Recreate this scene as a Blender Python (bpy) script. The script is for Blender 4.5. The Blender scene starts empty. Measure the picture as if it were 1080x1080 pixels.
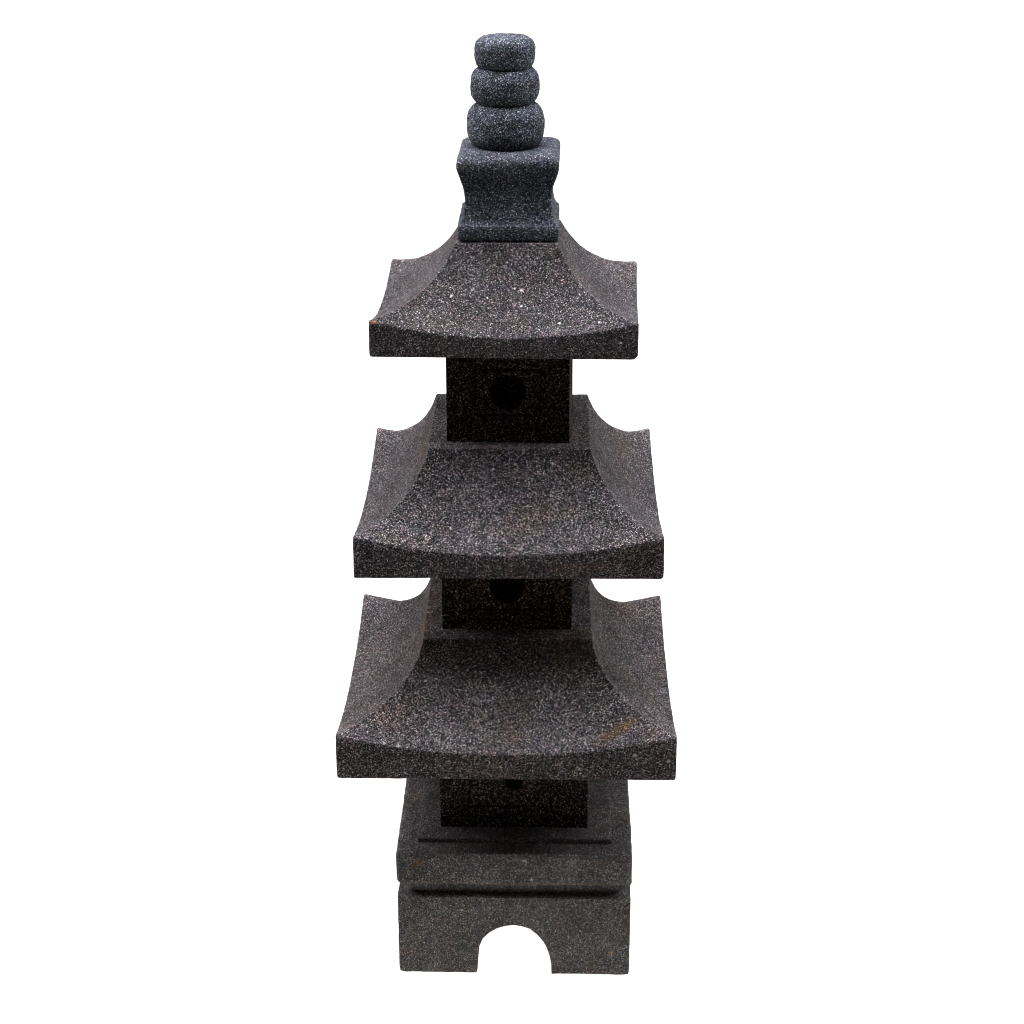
import bpy, bmesh, math, random
from mathutils import Vector, Matrix, noise
S = bpy.context.scene
COL = S.collection

# ------------------------------------------------------------------ camera
MM = 0.001
CAM = Vector((68.6, -2165.3, 1364.3)) * MM
PITCH, HEAD, ROLL, FPX = -0.3768, -0.0311, 0.0026, 2247.7
R = Vector((math.cos(HEAD), -math.sin(HEAD), 0))
Fh = Vector((math.sin(HEAD), math.cos(HEAD), 0))
Fw = Fh * math.cos(PITCH) + Vector((0, 0, math.sin(PITCH)))
U = R.cross(Fw)
R2 = R * math.cos(ROLL) - U * math.sin(ROLL)
U2 = R * math.sin(ROLL) + U * math.cos(ROLL)
cd = bpy.data.cameras.new('camera')
cd.sensor_width = 36.0
cd.lens = FPX / 1080.0 * 36.0
cd.clip_start, cd.clip_end = 0.05, 100.0
cam = bpy.data.objects.new('camera', cd)
COL.objects.link(cam)
m = Matrix((R2, U2, -Fw)).transposed().to_4x4()
m.translation = CAM
cam.matrix_world = m
S.camera = cam

# ------------------------------------------------------------------ world, lamps, exposure
w = bpy.data.worlds.new('World')
S.world = w
w.use_nodes = True
bg = w.node_tree.nodes['Background']
bg.inputs[0].default_value = (1.0, 0.94, 0.85, 1)
bg.inputs[1].default_value = 0.14
S.view_settings.view_transform = 'Standard'
S.view_settings.look = 'None'
S.view_settings.exposure = 0.0
S.view_settings.gamma = 1.0
S.view_settings.use_curve_mapping = False
S.cycles.filter_width = 1.1
S.cycles.max_bounces = 6
S.cycles.diffuse_bounces = 4


def area(name, loc, target, sx, sy, radiance, colour):
    l = bpy.data.lights.new(name, 'AREA')
    l.shape = 'RECTANGLE'
    l.size, l.size_y = sx, sy
    l.energy = radiance * math.pi * sx * sy
    l.color = colour
    o = bpy.data.objects.new(name, l)
    COL.objects.link(o)
    o.location = loc
    d = Vector(target) - Vector(loc)
    o.rotation_euler = d.to_track_quat('-Z', 'Y').to_euler()
    return o


area('overhead_sky_lamp', (0.0, 0.0, 3.0), (0, 0, 0.5), 2.0, 2.6, 14.0, (0.96, 0.93, 1.0))  # added area lamp in place of an overcast sky
area('added_left_lamp', (-1.95, 0.2, 2.4), (0, 0, 0.35), 1.1, 1.6, 16.0, (1.0, 0.95, 1.0))  # added lamp, brightens the left faces and the slab top
area('added_right_lamp', (1.95, 0.2, 2.4), (0, 0, 0.35), 1.1, 1.6, 12.5, (0.97, 0.95, 1.0))  # added lamp, brightens the right faces and the slab top
area('added_floor_backlight', (0, 5.7, -0.45), (0, 5.7, 1.0), 9.0, 13.4, 1.75, (1.0, 0.96, 0.90))  # added unseen lamp below the sheet, keeps the ground white and shadowless


# ------------------------------------------------------------------ materials
class NT:
    def __init__(self, mat):
        mat.use_nodes = True
        self.t = mat.node_tree
        self.t.nodes.clear()

    def n(self, kind, **kw):
        nd = self.t.nodes.new(kind)
        for k, v in kw.items():
            setattr(nd, k, v)
        return nd

    def l(self, a, b):
        self.t.links.new(a, b)

    def setv(self, sock, v):
        if hasattr(v, 'links'):
            self.l(v, sock)
        else:
            sock.default_value = v

    def math(self, op, a, b=0.0, clamp=False):
        nd = self.n('ShaderNodeMath', operation=op, use_clamp=clamp)
        self.setv(nd.inputs[0], a)
        self.setv(nd.inputs[1], b)
        return nd.outputs[0]

    def mix(self, f, a, b, mode='MIX'):
        nd = self.n('ShaderNodeMix', data_type='RGBA', blend_type=mode)
        self.setv(nd.inputs[0], f)
        self.setv(nd.inputs[6], a)
        self.setv(nd.inputs[7], b)
        return nd.outputs[2]

    def rng(self, v, a, b, c, d):
        nd = self.n('ShaderNodeMapRange')
        self.setv(nd.inputs[0], v)
        for i, x in enumerate((a, b, c, d)):
            nd.inputs[i + 1].default_value = x
        return nd.outputs[0]


def ramp(nt, fac, stops, interp='LINEAR'):
    r = nt.n('ShaderNodeValToRGB')
    r.color_ramp.interpolation = interp
    e = r.color_ramp.elements
    while len(e) < len(stops):
        e.new(0.5)
    for el, (p, c) in zip(e, stops):
        el.position = p
        el.color = (c[0], c[1], c[2], 1)
    nt.l(fac, r.inputs[0])
    return r.outputs[0]


def stone(name, tint, grain=850.0, level=1.0, sparkle=1.0, rust=0.3, coarse=1.0, offset=0.0, wear=0.8, lo=0.003, spots=()):
    """dark volcanic stone: black matrix, grey crystals, a few white grains, pores, brown weathering"""
    mat = bpy.data.materials.new(name)
    nt = NT(mat)
    tc = nt.n('ShaderNodeTexCoord')
    mp = nt.n('ShaderNodeMapping')
    mp.inputs[1].default_value = (offset, offset * 0.7, offset * 1.3)
    nt.l(tc.outputs['Object'], mp.inputs[0])
    co = mp.outputs[0]
    # slight warp so crystals are not round cells
    wn = nt.n('ShaderNodeTexNoise'); wn.inputs['Scale'].default_value = grain * 0.9
    wn.inputs['Detail'].default_value = 1.0
    nt.l(co, wn.inputs['Vector'])
    vm = nt.n('ShaderNodeVectorMath', operation='SCALE'); vm.inputs[3].default_value = 0.9 / grain
    nt.l(wn.outputs['Color'], vm.inputs[0])
    va = nt.n('ShaderNodeVectorMath', operation='ADD')
    nt.l(co, va.inputs[0]); nt.l(vm.outputs[0], va.inputs[1])
    cw = va.outputs[0]
    v1 = nt.n('ShaderNodeTexVoronoi'); v1.inputs['Scale'].default_value = grain
    nt.l(cw, v1.inputs['Vector'])
    s1 = nt.n('ShaderNodeSeparateColor'); nt.l(v1.outputs['Color'], s1.inputs[0])
    L = level

    def t(v, k=1.0):
        return tuple(v * L * (1 + (c - 1) * k) for c in tint)
    col = ramp(nt, s1.outputs[0], [(0.0, t(lo)), (0.38, t(lo * 2.0)), (0.60, t(lo * 4.0)), (0.78, t(0.036)),
                                   (0.90, t(0.070)), (0.965, t(0.12)), (1.0, t(0.26, .5))])
    # larger pale crystals, sparse
    v2 = nt.n('ShaderNodeTexVoronoi'); v2.inputs['Scale'].default_value = grain * 0.5
    nt.l(cw, v2.inputs['Vector'])
    s2 = nt.n('ShaderNodeSeparateColor'); nt.l(v2.outputs['Color'], s2.inputs[0])
    big = nt.math('MULTIPLY', nt.rng(s2.outputs[1], 0.975, 0.985, 0, 1), nt.rng(v2.outputs['Distance'], 0.30, 0.42, 1, 0))
    big = nt.math('MULTIPLY', big, sparkle, True)
    col = nt.mix(big, col, (0.40, 0.39, 0.38, 1))
    # orange-brown grains, very sparse
    og = nt.math('MULTIPLY', nt.rng(s2.outputs[2], 0.993, 0.996, 0, 1), nt.rng(v2.outputs['Distance'], 0.15, 0.40, 0.7, 0))
    col = nt.mix(og, col, (0.15, 0.085, 0.05, 1))
    # broad mottling of the matrix
    n1 = nt.n('ShaderNodeTexNoise'); n1.inputs['Scale'].default_value = 26.0
    n1.inputs['Detail'].default_value = 5.0; n1.inputs['Roughness'].default_value = 0.6
    nt.l(co, n1.inputs['Vector'])
    mot = nt.rng(n1.outputs['Fac'], 0.28, 0.72, 0.72, 1.30)
    mc = nt.n('ShaderNodeCombineColor')
    for i in range(3):
        nt.l(mot, mc.inputs[i])
    col = nt.mix(1.0, col, mc.outputs[0], 'MULTIPLY')
    # faint violet / olive / grey variation from place to place and grain to grain
    n4 = nt.n('ShaderNodeTexNoise'); n4.inputs['Scale'].default_value = 75.0
    n4.inputs['Detail'].default_value = 4.0
    nt.l(co, n4.inputs['Vector'])
    ch = nt.mix(0.5, n4.outputs['Color'], v1.outputs['Color'])
    hs = nt.n('ShaderNodeMix', data_type='RGBA', blend_type='MIX'); hs.inputs[0].default_value = 0.30
    hs.inputs[6].default_value = (0.5, 0.5, 0.5, 1); nt.l(ch, hs.inputs[7])
    sc2 = nt.n('ShaderNodeVectorMath', operation='SCALE'); sc2.inputs[3].default_value = 2.0
    nt.l(hs.outputs[2], sc2.inputs[0])
    col = nt.mix(1.0, col, sc2.outputs[0], 'MULTIPLY')
    # brown weathering patches
    n2 = nt.n('ShaderNodeTexNoise'); n2.inputs['Scale'].default_value = 14.0
    n2.inputs['Detail'].default_value = 6.0; n2.inputs['Roughness'].default_value = 0.65
    vo = nt.n('ShaderNodeVectorMath', operation='ADD'); vo.inputs[1].default_value = (3.1, 7.7, 1.9)
    nt.l(co, vo.inputs[0]); nt.l(vo.outputs[0], n2.inputs['Vector'])
    rm = nt.math('MULTIPLY', nt.rng(n2.outputs['Fac'], 0.52, 0.72, 0, 1), rust, True)
    col = nt.mix(rm, col, nt.mix(1.0, col, (1.35, 0.98, 0.62, 1), 'MULTIPLY'))
    # single stains, chips and pores of this stone: (kind, centre mm, radii mm, turn axis, turn, strength)
    for (kind, c, rad, axis, ang, k) in spots:
        sv = nt.n('ShaderNodeVectorMath', operation='SUBTRACT'); sv.inputs[1].default_value = [x * MM for x in c]
        nt.l(tc.outputs['Object'], sv.inputs[0])
        rt = nt.n('ShaderNodeVectorRotate', rotation_type=axis + '_AXIS'); rt.inputs['Angle'].default_value = -math.radians(ang)
        nt.l(sv.outputs[0], rt.inputs['Vector'])
        sc = nt.n('ShaderNodeVectorMath', operation='MULTIPLY'); sc.inputs[1].default_value = [1 / (x * MM) for x in rad]
        nt.l(rt.outputs[0], sc.inputs[0])
        ln = nt.n('ShaderNodeVectorMath', operation='LENGTH'); nt.l(sc.outputs[0], ln.inputs[0])
        d = ln.outputs['Value']
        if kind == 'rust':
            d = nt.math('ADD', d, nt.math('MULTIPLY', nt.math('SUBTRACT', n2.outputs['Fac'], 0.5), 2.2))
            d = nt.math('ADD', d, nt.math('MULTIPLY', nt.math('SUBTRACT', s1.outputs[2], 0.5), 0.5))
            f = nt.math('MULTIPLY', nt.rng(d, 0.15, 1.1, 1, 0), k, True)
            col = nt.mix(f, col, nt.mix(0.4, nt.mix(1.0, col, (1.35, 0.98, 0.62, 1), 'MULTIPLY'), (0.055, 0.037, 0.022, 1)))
        else:
            d = nt.math('ADD', d, nt.math('MULTIPLY', nt.math('SUBTRACT', s1.outputs[2], 0.5), 0.9))
            f = nt.math('MULTIPLY', nt.rng(d, 0.6, 1.05, 1, 0), k, True)
            col = nt.mix(f, col, {'pale': (0.42, 0.40, 0.39, 1), 'dark': (0.003, 0.003, 0.003, 1), 'orange': (0.30, 0.16, 0.07, 1)}[kind])
    # pores
    v3 = nt.n('ShaderNodeTexVoronoi'); v3.inputs['Scale'].default_value = grain * 0.30
    nt.l(cw, v3.inputs['Vector'])
    s3 = nt.n('ShaderNodeSeparateColor'); nt.l(v3.outputs['Color'], s3.inputs[0])
    pore = nt.math('MULTIPLY', nt.rng(s3.outputs[0], 0.955, 0.965, 0, 1), nt.rng(v3.outputs['Distance'], 0.22, 0.45, 1, 0))
    col = nt.mix(nt.math('MULTIPLY', pore, 0.6), col, (0.004, 0.004, 0.004, 1))
    # worn arrises: the dark skin is gone from outer edges; hip flanks get painted light
    gm = nt.n('ShaderNodeNewGeometry')
    wear_lit = nt.math('MULTIPLY', nt.rng(gm.outputs['Pointiness'], 0.512, 0.57, 0, wear), nt.rng(n1.outputs['Fac'], 0.3, 0.6, 0.3, 1), True)
    at = nt.n('ShaderNodeAttribute'); at.attribute_name = 'hip_light'
    wear_lit = nt.math('MAXIMUM', wear_lit, nt.math('MULTIPLY', at.outputs['Fac'], nt.rng(n1.outputs['Fac'], 0.3, 0.6, 0.45, 0.9)))
    col = nt.mix(wear_lit, col, nt.mix(0.5, nt.mix(1.0, col, (1.6, 1.6, 1.6, 1), 'MULTIPLY'), (0.075, 0.072, 0.076, 1)))
    # relief
    n3 = nt.n('ShaderNodeTexNoise'); n3.inputs['Scale'].default_value = grain * 0.8
    n3.inputs['Detail'].default_value = 3.0
    nt.l(co, n3.inputs['Vector'])
    h = nt.math('ADD', n3.outputs['Fac'], nt.math('MULTIPLY', s1.outputs[1], 0.5))
    h = nt.math('SUBTRACT', h, nt.math('MULTIPLY', pore, 1.2))
    bp = nt.n('ShaderNodeBump'); bp.inputs['Strength'].default_value = 0.45 * coarse
    bp.inputs['Distance'].default_value = 0.0011
    nt.l(h, bp.inputs['Height'])
    b = nt.n('ShaderNodeBsdfPrincipled')
    nt.l(col, b.inputs['Base Color'])
    b.inputs['Roughness'].default_value = 0.82
    b.inputs['Specular IOR Level'].default_value = 0.06
    nt.l(bp.outputs[0], b.inputs['Normal'])
    o = nt.n('ShaderNodeOutputMaterial')
    nt.l(b.outputs[0], o.inputs[0])
    return mat


def backlit_white(name):
    """white translucent sheet, lit from under by an added lamp"""
    mat = bpy.data.materials.new(name)
    nt = NT(mat)
    d = nt.n('ShaderNodeBsdfDiffuse'); d.inputs[0].default_value = (0.86, 0.86, 0.86, 1)
    t = nt.n('ShaderNodeBsdfTranslucent'); t.inputs[0].default_value = (0.93, 0.93, 0.93, 1)
    mx = nt.n('ShaderNodeMixShader'); mx.inputs[0].default_value = 0.78
    nt.l(d.outputs[0], mx.inputs[1]); nt.l(t.outputs[0], mx.inputs[2])
    o = nt.n('ShaderNodeOutputMaterial'); nt.l(mx.outputs[0], o.inputs[0])
    return mat


def pale(*pts, k=0.9):
    return tuple(('pale', (x, y, z), (rx * .85, rx * .85, rz * .85), 'Z', 0, k) for x, y, z, rx, rz in pts)


ROOF_TOP = stone('basalt_upper_roof', (1.0, 0.985, 1.015), grain=1350, level=1.38, rust=0.25, lo=0.004, offset=1.0,
                 spots=pale((9.7, -76, 60.7, 1.6, 1.4), (16.5, -77.5, 59.2, 2.0, 1.5), (-54.3, -83, 54.1, 1.9, 1.3),
                            (-17.8, -83.4, 52.6, 1.3, 1.8), (17, -89.6, 45.8, 1.8, 1.4), (55.8, -106.4, 33.3, 1.3, 1.2),
                            (95.7, -110.3, 35.9, 1.5, 1.4), (117.8, -120.3, 17.5, 1.8, 1.6))
                 + (('orange', (-130.5, -120, 36), (4, 2.5, 2.0), 'Z', 0, .7),))
ROOF_MID = stone('basalt_middle_roof', (1.0, 0.985, 1.02), grain=1250, level=1.65, rust=0.35, offset=2.0,
                 spots=pale((-17, -98, 93.3, 1.8, 1.2), (45.1, -95.7, 98.9, 1.4, 1.4), (-60, -140, 45, 1.3, 1.3))
                 + (('rust', (122, 85, 54), (40, 45, 22), 'Z', 0, .32), ('rust', (60, -169, 11), (26, 6, 9), 'Z', 0, .5),
                    ('rust', (100, -169, 15), (20, 6, 7), 'Z', 0, .5), ('rust', (-92, -40, 95), (12, 60, 14), 'Z', 0, .5)))
ROOF_LOW = stone('basalt_lower_roof', (1.005, 0.985, 1.0), grain=1250, level=1.85, rust=0.5, offset=3.0,
                 spots=pale((-87.2, -112.6, 80.1, 2.6, 1.5), (135.2, -183.7, 29.4, 3.2, 2.4), (170.1, -183.9, 23, 2.8, 2.2),
                            (-112.8, -182.8, 38.4, 3.0, 1.5), (-127.7, -181.8, 41.1, 2.2, 1.4), k=.55)
                 + pale((73, -184, 6.7, 2.6, 2.2), (78, -184, 8, 1.6, 1.4), k=.6)
                 + (('dark', (73, -184, 6.7), (1.3, 3, 1.1), 'Z', 0, 1), ('rust', (120.8, -160, 49), (34, 8, 22), 'Z', 33, 1.0),
                    ('rust', (66, -88, 110), (34, 30, 26), 'Z', 0, .45), ('rust', (-92, -40, 112), (13, 75, 22), 'Z', 0, .75),
                    ('rust', (-110.4, -135.9, 61.2), (14, 16, 9), 'Z', 0, .2)))
FINIAL = stone('basalt_blue_grey', (0.80, 0.985, 1.21), grain=1350, level=1.65, rust=0.0, sparkle=0.45, lo=0.004, offset=4.0,
               spots=(('dark', (-18.2, -47, 26.1), (1.6, 3, 1.4), 'Z', 0, 1), ('dark', (29.9, -46, 30.0), (2.6, 3, 2.6), 'Z', 0, .9),
                      ('dark', (37, -46, 35.6), (2.2, 3, 3.2), 'Z', 0, .9), ('dark', (34, -46, 24.6), (1.6, 3, 2.0), 'Z', 0, .8),
                      ('dark', (27, -50, 81.6), (2.4, 3, 1.4), 'Z', 0, .8), ('dark', (40, -50, 82.6), (2.2, 3, 1.6), 'Z', 0, .8)))
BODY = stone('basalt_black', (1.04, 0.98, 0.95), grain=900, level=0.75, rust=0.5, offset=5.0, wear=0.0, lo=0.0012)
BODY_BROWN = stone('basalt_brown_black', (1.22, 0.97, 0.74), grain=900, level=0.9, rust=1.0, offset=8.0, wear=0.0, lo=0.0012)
SLAB = stone('basalt_grey_slab', (0.975, 1.01, 1.01), grain=1700, level=1.9, sparkle=0.6, rust=0.45, coarse=0.5, offset=6.0, lo=0.0065,
             spots=pale((11.2, -130, 50.6, 2.0, 2.0), (13.5, -130, 48.2, 1.3, 1.3), (19.5, -130, 26.7, 2.2, 1.5), k=.6)
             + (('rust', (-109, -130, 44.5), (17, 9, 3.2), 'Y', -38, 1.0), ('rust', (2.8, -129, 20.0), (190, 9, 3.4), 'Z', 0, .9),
                ('rust', (101.6, -130, 49), (14, 9, 6), 'Z', 0, .45)))
FOOT = stone('basalt_grey_foot', (0.975, 1.01, 1.0), grain=1700, level=1.9, sparkle=0.45, rust=0.6, coarse=0.5, offset=7.0, lo=0.0072,
             spots=(('dark', (94.6, -129, 79.9), (4.6, 4, 4.2), 'Z', 0, .6),) + pale((94.6, -129, 79.9, 3.3, 3.0), k=.18)
             + (('dark', (94.6, -129, 79.9), (1.8, 4, 1.6), 'Z', 0, .9), ('orange', (109, -129, 28.4), (1.6, 3, 1.6), 'Z', 0, 1))
             + pale((-58, -129.2, 81.3, 1.5, 1.5), k=.7))
WHITE = backlit_white('white_backlit')


# ------------------------------------------------------------------ mesh helpers
def grid_cut(bm, step, axes='xyz'):
    """cut the surface into a regular net so that it can be roughened"""
    for ax in axes:
        i = 'xyz'.index(ax)
        lo = min(v.co[i] for v in bm.verts); hi = max(v.co[i] for v in bm.verts)
        n = max(1, int((hi - lo) / step))
        no = Vector((0, 0, 0)); no[i] = 1
        for k in range(1, n):
            p = Vector((0, 0, 0)); p[i] = lo + (hi - lo) * k / n + 1e-5
            bmesh.ops.bisect_plane(bm, geom=bm.verts[:] + bm.edges[:] + bm.faces[:], dist=1e-7, plane_co=p, plane_no=no)


def evaluated(bm, mods):
    me = bpy.data.meshes.new('tmp'); bm.to_mesh(me); bm.free()
    ob = bpy.data.objects.new('tmp', me); COL.objects.link(ob)
    for kind, kw in mods:
        md = ob.modifiers.new(kind, kind)
        for k, v in kw.items():
            setattr(md, k, v)
    dg = bpy.context.evaluated_depsgraph_get(); dg.update()
    res = bpy.data.meshes.new_from_object(ob.evaluated_get(dg))
    bpy.data.objects.remove(ob); bpy.data.meshes.remove(me)
    out = bmesh.new(); out.from_mesh(res); bpy.data.meshes.remove(res)
    return out


def difference(bm, cutters):
    obs = []
    for c in cutters:
        me = bpy.data.meshes.new('cut'); c.to_mesh(me); c.free()
        o = bpy.data.objects.new('cut', me); COL.objects.link(o); obs.append(o)
    out = evaluated(bm, [('BOOLEAN', dict(object=o, operation='DIFFERENCE', solver='EXACT')) for o in obs])
    for o in obs:
        me = o.data; bpy.data.objects.remove(o); bpy.data.meshes.remove(me)
    return out


def chamfer(bm, width, seg=2, angle=28):
    return evaluated(bm, [('BEVEL', dict(width=width, segments=seg, limit_method='ANGLE', angle_limit=math.radians(angle)))])


def roughen(bm, seed, amp=1.0):
    """worn, hand-cut surface: slow undulation and small nicks, strongest on the edges"""
    o = Vector((seed * 3.7, seed * 1.9, seed * 5.3))
    bm.normal_update()
    sharp = {}
    for e in bm.edges:
        if len(e.link_faces) == 2 and e.calc_face_angle(0) > math.radians(18):
            for v in e.verts:
                sharp[v] = 1
    mv = {}
    for v in bm.verts:
        c = v.co
        d = 0.00035 * noise.noise(c * 18 + o) + 0.0004 * noise.noise(c * 90 + o) + 0.0003 * noise.noise(c * 330 + o)
        if v in sharp:
            k = noise.noise(c * 140 + o * 2)
            d -= 0.0006 * max(0.0, k) + 0.0022 * max(0.0, noise.noise(c * 60 - o) - 0.42)
        mv[v] = v.normal * d * amp
    for v, d in mv.items():
        v.co += d


def knock(bm, corner, normal, depth):
    """break a corner: everything beyond a slanting plane is worn back to it"""
    n = Vector(normal).normalized()
    p = Vector(corner) * MM - n * depth * MM
    for v in bm.verts:
        d = (v.co - p).dot(n)
        if d > 0 and (v.co - Vector(corner) * MM).length < 0.03:
            v.co -= n * d * (0.85 + 0.3 * noise.noise(v.co * 300))


def box(bm, x0, x1, y0, y1, z0, z1):
    r = bmesh.ops.create_cube(bm, size=1.0)
    for v in r['verts']:
        v.co = Vector((x0 if v.co.x < 0 else x1, y0 if v.co.y < 0 else y1, z0 if v.co.z < 0 else z1))


def link(name, bm, mat, parent=None, loc=(0, 0, 0), yaw=0.0, smooth=35):
    bmesh.ops.recalc_face_normals(bm, faces=bm.faces)
    for e in bm.edges:
        e.smooth = not (len(e.link_faces) == 2 and e.calc_face_angle(0) > math.radians(smooth))
    for f in bm.faces:
        f.smooth = True
    me = bpy.data.meshes.new(name); bm.to_mesh(me); bm.free()
    me.materials.append(mat)
    o = bpy.data.objects.new(name, me); COL.objects.link(o)
    if parent:
        o.parent = parent
    o.location = loc
    o.rotation_euler = (0, 0, yaw)
    return o


def lerp_table(tab, x):
    """monotone table (descending x) read with a Catmull-Rom curve"""
    tab = sorted(tab)
    xs = [a for a, _ in tab]; ys = [b for _, b in tab]
    if x <= xs[0]: return ys[0]
    if x >= xs[-1]: return ys[-1]
    i = max(k for k in range(len(xs) - 1) if xs[k] <= x)
    def sl(k):
        if k == 0: return (ys[1] - ys[0]) / (xs[1] - xs[0])
        if k == len(xs) - 1: return (ys[-1] - ys[-2]) / (xs[-1] - xs[-2])
        return (ys[k + 1] - ys[k - 1]) / (xs[k + 1] - xs[k - 1])
    h = xs[i + 1] - xs[i]; t = (x - xs[i]) / h
    return ((2*t**3 - 3*t**2 + 1) * ys[i] + (t**3 - 2*t**2 + t) * h * sl(i)
            + (-2*t**3 + 3*t**2) * ys[i+1] + (t**3 - t**2) * h * sl(i+1))


# ------------------------------------------------------------------ the setting
bm = bmesh.new()
vs = [bm.verts.new(p) for p in ((-4.4, -0.50, 0), (4.4, -0.50, 0), (4.4, 12.2, 0), (-4.4, 12.2, 0))]
bm.faces.new(vs)
floor = link('floor', bm, WHITE)
floor['kind'] = 'structure'
floor['label'] = 'plain white sheet under the pagoda, backlit by an added lamp'

# ------------------------------------------------------------------ the pagoda
pagoda = bpy.data.objects.new('stone_pagoda', None)
COL.objects.link(pagoda)
pagoda['label'] = 'three tiered dark volcanic stone pagoda lantern standing on a white surface'
pagoda['category'] = 'stone lantern'

# foot with arched openings
Z0 = 0.0006
H = 129.1 * MM
FOOT_T = 97.9 * MM
arch = [(-41.6, -6), (-41.2, 8), (-40.6, 22), (-38.6, 35), (-34.5, 45), (-27.5, 53), (-19, 58.2), (-9, 61.6), (0, 62.6),
        (9, 61.2), (18, 57.8), (26, 50.5), (32.5, 42), (37, 33), (40, 24), (41.8, 12), (42.4, -6)]


def arch_cutter(along):
    c = bmesh.new()
    a = [c.verts.new((x * MM, -0.2, z * MM) if along == 'y' else (-0.2, x * MM, z * MM)) for x, z in arch]
    b = [c.verts.new((x * MM, 0.2, z * MM) if along == 'y' else (0.2, x * MM, z * MM)) for x, z in arch]
    c.faces.new(a); c.faces.new(list(reversed(b)))
    for i in range(len(a)):
        j = (i + 1) % len(a)
        c.faces.new((a[j], a[i], b[i], b[j]))
    bmesh.ops.recalc_face_normals(c, faces=c.faces)
    return c


bm = bmesh.new(); box(bm, -H, H, -H, H, 0, FOOT_T)
bm = difference(bm, [arch_cutter('y'), arch_cutter('x')])
grid_cut(bm, 0.007)
bm = chamfer(bm, 0.0018, 2, 40)
roughen(bm, 1)
for cx, sx, dp in ((-129.1, -1, 2.2), (129.1, 1, 1.8), (-41, 1, 1.6)):
    knock(bm, (cx, -129.1, 0), (sx, -.3, -1), dp)
link('foot', bm, FOOT, pagoda, (6.3 * MM, 0, Z0))

# base slab on its recessed neck
bm = bmesh.new()
h = 129.9 * MM
box(bm, -h, h, -h, h, 116.0 * MM, 156.5 * MM)
grid_cut(bm, 0.007)
bm = chamfer(bm, 0.0034, 2, 40)
n = 116.0 * MM
b2 = bmesh.new(); box(b2, -n, n, -n, n, 97.0 * MM, 117.5 * MM)
me = bpy.data.meshes.new('t'); b2.to_mesh(me); b2.free(); bm.from_mesh(me); bpy.data.meshes.remove(me)
for v in bm.verts:
    v.co.z -= 97.0 * MM
roughen(bm, 2)
knock(bm, (-129.9, -129.9, 19), (-1, -.4, -1), 4.2)
knock(bm, (129.9, -129.9, 19), (1, -.4, -1), 2.6)
slab = link('base_slab', bm, SLAB, pagoda, (5.5 * MM, -3.2 * MM, 97.0 * MM + Z0), 0.0095)
bm = bmesh.new()
h = 107.2 * MM
box(bm, -h, h, -h, h, -2.0 * MM, 5.5 * MM)
grid_cut(bm, 0.007, 'xy')
bm = chamfer(bm, 0.001, 2, 40)
roughen(bm, 3)
link('raised_step', bm, SLAB, slab, (0.3 * MM, 0, 59.5 * MM))


def body(w, z0, z1, cx, cy, yaw, seed, pw, ph, hole, mat=None):
    """square storey of the tower: round window hole inside a carved rectangular groove on each side"""
    h = w / 2 * MM; hh = (z1 - z0) * MM
    bm = bmesh.new(); box(bm, -h, h, -h, h, 0, hh)
    cuts = []
    zc = hh / 2
    for k in range(4):
        c = bmesh.new()
        bmesh.ops.create_cone(c, cap_ends=True, segments=40, radius1=hole * MM, radius2=hole * MM, depth=0.09,
                              matrix=Matrix.Translation((0, -h, zc)) @ Matrix.Rotation(math.pi / 2, 4, 'X'))
        bmesh.ops.rotate(c, verts=c.verts, cent=(0, 0, 0), matrix=Matrix.Rotation(k * math.pi / 2, 3, 'Z'))
        cuts.append(c)
        for (x0, x1, a, b) in ((-pw - 2, pw + 2, -ph - 2, -ph), (-pw - 2, pw + 2, ph, ph + 2),
                               (-pw - 2, -pw, -ph + .001, ph - .001), (pw, pw + 2, -ph + .001, ph - .001)):
            c = bmesh.new()
            box(c, x0 * MM, x1 * MM, -h - 0.01, -h + 0.0025, zc + a * MM, zc + b * MM)
            bmesh.ops.rotate(c, verts=c.verts, cent=(0, 0, 0), matrix=Matrix.Rotation(k * math.pi / 2, 3, 'Z'))
            cuts.append(c)
    bm = difference(bm, cuts)
    grid_cut(bm, 0.011)
    bm = chamfer(bm, 0.0009, 1, 50)
    roughen(bm, seed, 0.7)
    return link('tower_body', bm, mat or BODY, pagoda, (cx * MM, cy * MM, z0 * MM), yaw)


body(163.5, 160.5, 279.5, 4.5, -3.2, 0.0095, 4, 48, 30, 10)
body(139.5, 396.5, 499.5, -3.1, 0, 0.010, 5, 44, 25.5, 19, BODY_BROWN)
body(128.3, 609.0, 722.0, 0.6, 0, -0.022, 6, 33, 24, 19)


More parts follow.
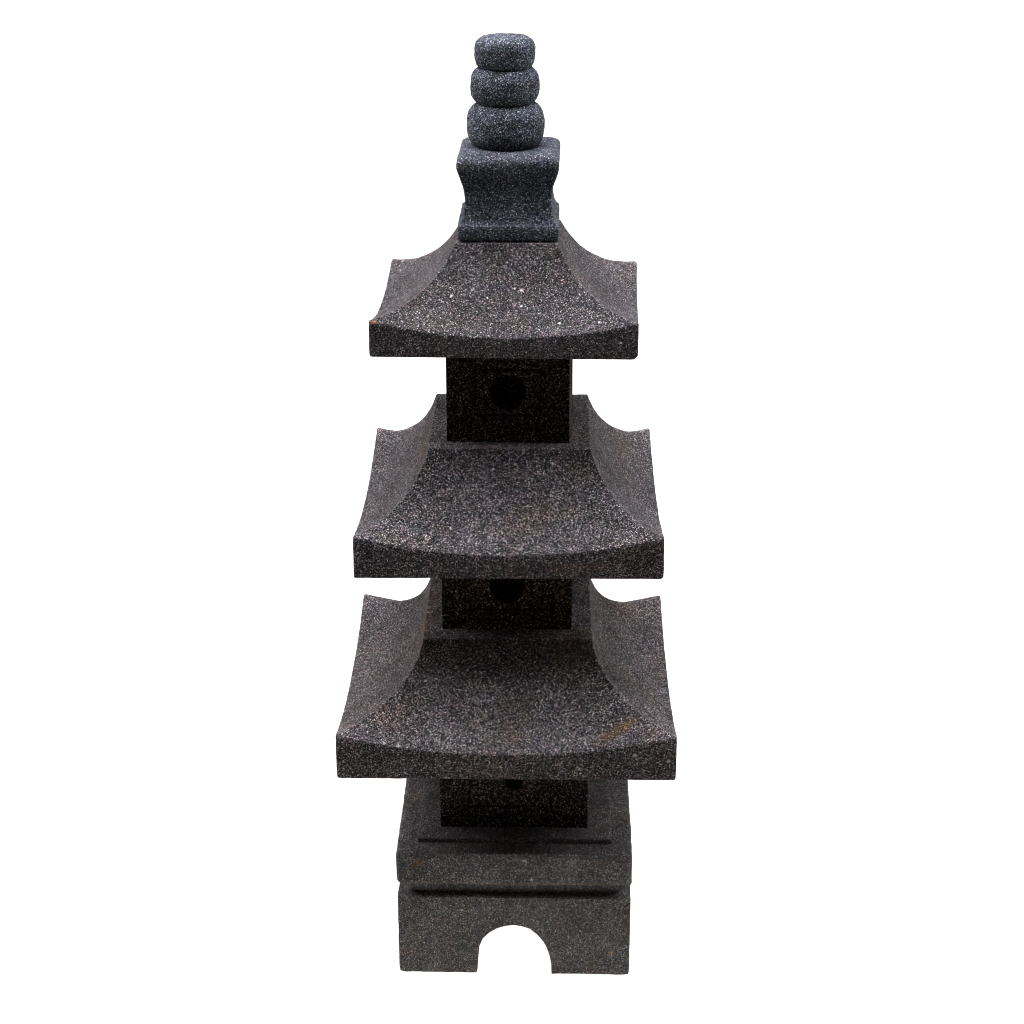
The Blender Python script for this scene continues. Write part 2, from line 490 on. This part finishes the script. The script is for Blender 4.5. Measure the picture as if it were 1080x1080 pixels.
def roof(half, d, hip, sag, zb, cx, cy, yaw, mat, seed, dtop=None, chips=()):
    """pyramid roof with concave faces, hips that sweep up to raised corners, and a deep upright eave"""
    dtop = d if dtop is None else dtop
    he, ht = half, hip[-1][0]
    NS, NT_, NF = 34, 64, 7
    z0 = zb
    cache = {}
    bm = bmesh.new()

    def V(x, y, z):
        k = (round(x, 2), round(y, 2), round(z, 2))
        if k not in cache:
            cache[k] = bm.verts.new((x * MM, y * MM, (z - z0) * MM))
        return cache[k]

    hs = []
    for i in range(NS + 1):
        u = i / NS
        hs.append(he + (ht - he) * (1 - (1 - u) ** 1.45))
    hs[-1] = ht
    sides = ((1, 0, 0, 1), (0, -1, 1, 0), (-1, 0, 0, -1), (0, 1, -1, 0))

    def P(k, h, t, z):
        sg = (he - h) / (he - ht)
        dd = d + (dtop - d) * sg
        hx, hy = h, h * dd
        if k == 0: return V(t * hx, -hy, z)
        if k == 1: return V(hx, t * hy, z)
        if k == 2: return V(-t * hx, hy, z)
        return V(-hx, -t * hy, z)

    def top_z(h, t):
        sg = (he - h) / (he - ht)
        return lerp_table(hip, h) - sag * (1 - t * t) * (1 - sg) ** 1.6

    eave = []
    plat = []
    for k in range(4):
        rows = []
        for h in hs:
            rows.append([P(k, h, -1 + 2 * j / NT_, top_z(h, -1 + 2 * j / NT_)) for j in range(NT_ + 1)])
        for i in range(NS):
            for j in range(NT_):
                bm.faces.new((rows[i][j], rows[i][j + 1], rows[i + 1][j + 1], rows[i + 1][j]))
        plat += rows[-1][:-1]
        fr = [rows[0]]
        for q in range(1, NF + 1):
            fr.append([P(k, he, -1 + 2 * j / NT_, top_z(he, -1 + 2 * j / NT_) * (1 - q / NF) + zb * q / NF)
                       for j in range(NT_ + 1)])
        for q in range(NF):
            for j in range(NT_):
                bm.faces.new((fr[q + 1][j], fr[q + 1][j + 1], fr[q][j + 1], fr[q][j]))
        eave += fr[-1][:-1]
    bm.faces.new(plat)
    bm.faces.new(list(reversed(eave)))
    bmesh.ops.recalc_face_normals(bm, faces=bm.faces)
    bm = chamfer(bm, 0.0014, 3, 24)
    roughen(bm, seed, 0.75)
    for c in chips:
        knock(bm, *c)
    # caught light painted along the hip flanks, a vertex attribute for the material
    lay = bm.verts.layers.float.new('hip_light')
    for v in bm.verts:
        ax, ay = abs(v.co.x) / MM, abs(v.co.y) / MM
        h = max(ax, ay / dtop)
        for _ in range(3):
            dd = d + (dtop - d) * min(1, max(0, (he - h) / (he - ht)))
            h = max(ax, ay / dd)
        gap = ax - ay / dd          # only the flank of each hip gets the light strip
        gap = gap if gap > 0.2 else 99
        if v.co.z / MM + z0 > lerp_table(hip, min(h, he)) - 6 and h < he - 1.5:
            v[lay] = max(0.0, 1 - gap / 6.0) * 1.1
    return link('roof', bm, mat, pagoda, (cx * MM, cy * MM, zb * MM), yaw)


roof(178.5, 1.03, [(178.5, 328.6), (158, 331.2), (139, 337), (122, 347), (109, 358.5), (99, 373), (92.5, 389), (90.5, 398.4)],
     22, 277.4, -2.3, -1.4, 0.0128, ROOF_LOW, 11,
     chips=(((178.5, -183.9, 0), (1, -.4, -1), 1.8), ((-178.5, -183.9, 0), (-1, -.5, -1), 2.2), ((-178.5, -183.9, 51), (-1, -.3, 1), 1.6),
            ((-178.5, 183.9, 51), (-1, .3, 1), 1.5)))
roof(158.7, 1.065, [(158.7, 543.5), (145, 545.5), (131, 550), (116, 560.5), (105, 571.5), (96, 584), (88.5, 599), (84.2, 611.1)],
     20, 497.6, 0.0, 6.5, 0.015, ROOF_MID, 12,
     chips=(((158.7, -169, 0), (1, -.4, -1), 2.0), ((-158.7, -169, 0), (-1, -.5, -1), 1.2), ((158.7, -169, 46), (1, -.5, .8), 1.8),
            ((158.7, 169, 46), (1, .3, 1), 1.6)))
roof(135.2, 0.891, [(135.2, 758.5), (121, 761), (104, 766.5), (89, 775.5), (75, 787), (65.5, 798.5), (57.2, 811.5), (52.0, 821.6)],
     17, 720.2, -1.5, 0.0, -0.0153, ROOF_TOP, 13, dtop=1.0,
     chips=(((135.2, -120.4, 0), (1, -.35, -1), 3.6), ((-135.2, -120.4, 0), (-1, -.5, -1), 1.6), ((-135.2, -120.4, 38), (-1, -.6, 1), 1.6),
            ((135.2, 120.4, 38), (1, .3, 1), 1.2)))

# finial: waisted square pedestal carrying three round cushions
prof = [(820.6, 48.3), (823.4, 48.3), (823.5, 51.2), (823.9, 51.4), (828, 51.4), (833, 51.4), (837.8, 51.4), (838.6, 50.9), (839.0, 49.8), (841, 48.2), (845, 46.6), (851, 45.2), (858, 44.3),
        (865, 44.1), (871, 44.5), (877, 45.7), (882, 47.3), (887, 49.0), (893, 50.8), (897, 51.7), (900.5, 52.0), (904, 51.4),
        (906.8, 49.6), (909, 46.4), (910.3, 42.0), (910.8, 36.0)]


def square_lathe(prof, z0, r=4.0, m=14):
    bm = bmesh.new(); rings = []
    for z, h in prof:
        rr = min(r, h * .3); ring = []
        for k in range(4):
            a = k * math.pi / 2
            pts = [(-(h - rr) + 2 * (h - rr) * j / m, -h) for j in range(m)]
            pts += [((h - rr) + rr * math.sin(q * math.pi / 6), -(h - rr) - rr * math.cos(q * math.pi / 6)) for q in range(3)]
            for x, y in pts:
                ring.append(bm.verts.new(((x * math.cos(a) - y * math.sin(a)) * MM, (x * math.sin(a) + y * math.cos(a)) * MM, (z - z0) * MM)))
        rings.append(ring)
    for a, b in zip(rings, rings[1:]):
        for i in range(len(a)):
            j = (i + 1) % len(a)
            bm.faces.new((a[i], a[j], b[j], b[i]))
    bm.faces.new(rings[-1]); bm.faces.new(list(reversed(rings[0])))
    return bm


bm = square_lathe(prof, 820.6, 2.0)
roughen(bm, 21, 1.0)
finial = link('finial_pedestal', bm, FINIAL, pagoda, (-0.6 * MM, 0, 821.0 * MM), 0.0026, 50)


def cushion(a, z0, z1, kb, kt, cx, seed, e=2.9):
    zc = (z0 + z1) / 2; hh = (z1 - z0) / 2
    bm = bmesh.new(); rings = []
    pr = []
    NZ = 26
    for i in range(NZ + 1):
        u = -1 + 2 * i / NZ
        k = kb if u < 0 else kt
        pr.append((u, a * (1 - (k * abs(u)) ** e) ** (1 / e)))
    rb, rt = pr[0][1], pr[-1][1]
    pr = [(-1, rb * .5), (-1, rb * .9)] + pr + [(1.01, rt * .88), (1.02, rt * .5)]
    N = 72
    for u, r in pr:
        rings.append([bm.verts.new((r * MM * math.cos(2 * math.pi * i / N) * (1 + .012 * math.cos(4 * math.pi * i / N + seed)),
                                    r * MM * math.sin(2 * math.pi * i / N), (hh + hh * u) * MM)) for i in range(N)])
    for p, q in zip(rings, rings[1:]):
        for i in range(N):
            j = (i + 1) % N
            bm.faces.new((p[i], p[j], q[j], q[i]))
    bm.faces.new(rings[-1]); bm.faces.new(list(reversed(rings[0])))
    roughen(bm, seed, 1.5)
    o = link('round_cushion', bm, FINIAL, finial, (cx * MM, 0, (z0 - 820.6) * MM), seed * .7, 60)
    return o


cushion(39.1, 909.5, 955.0, 0.80, 0.86, -3.5, 31)
cushion(34.7, 953.5, 990.8, 0.80, 0.84, -4.0, 32)
cushion(30.8, 989.3, 1020.5, 0.80, 0.88, -4.2, 33, 3.3)
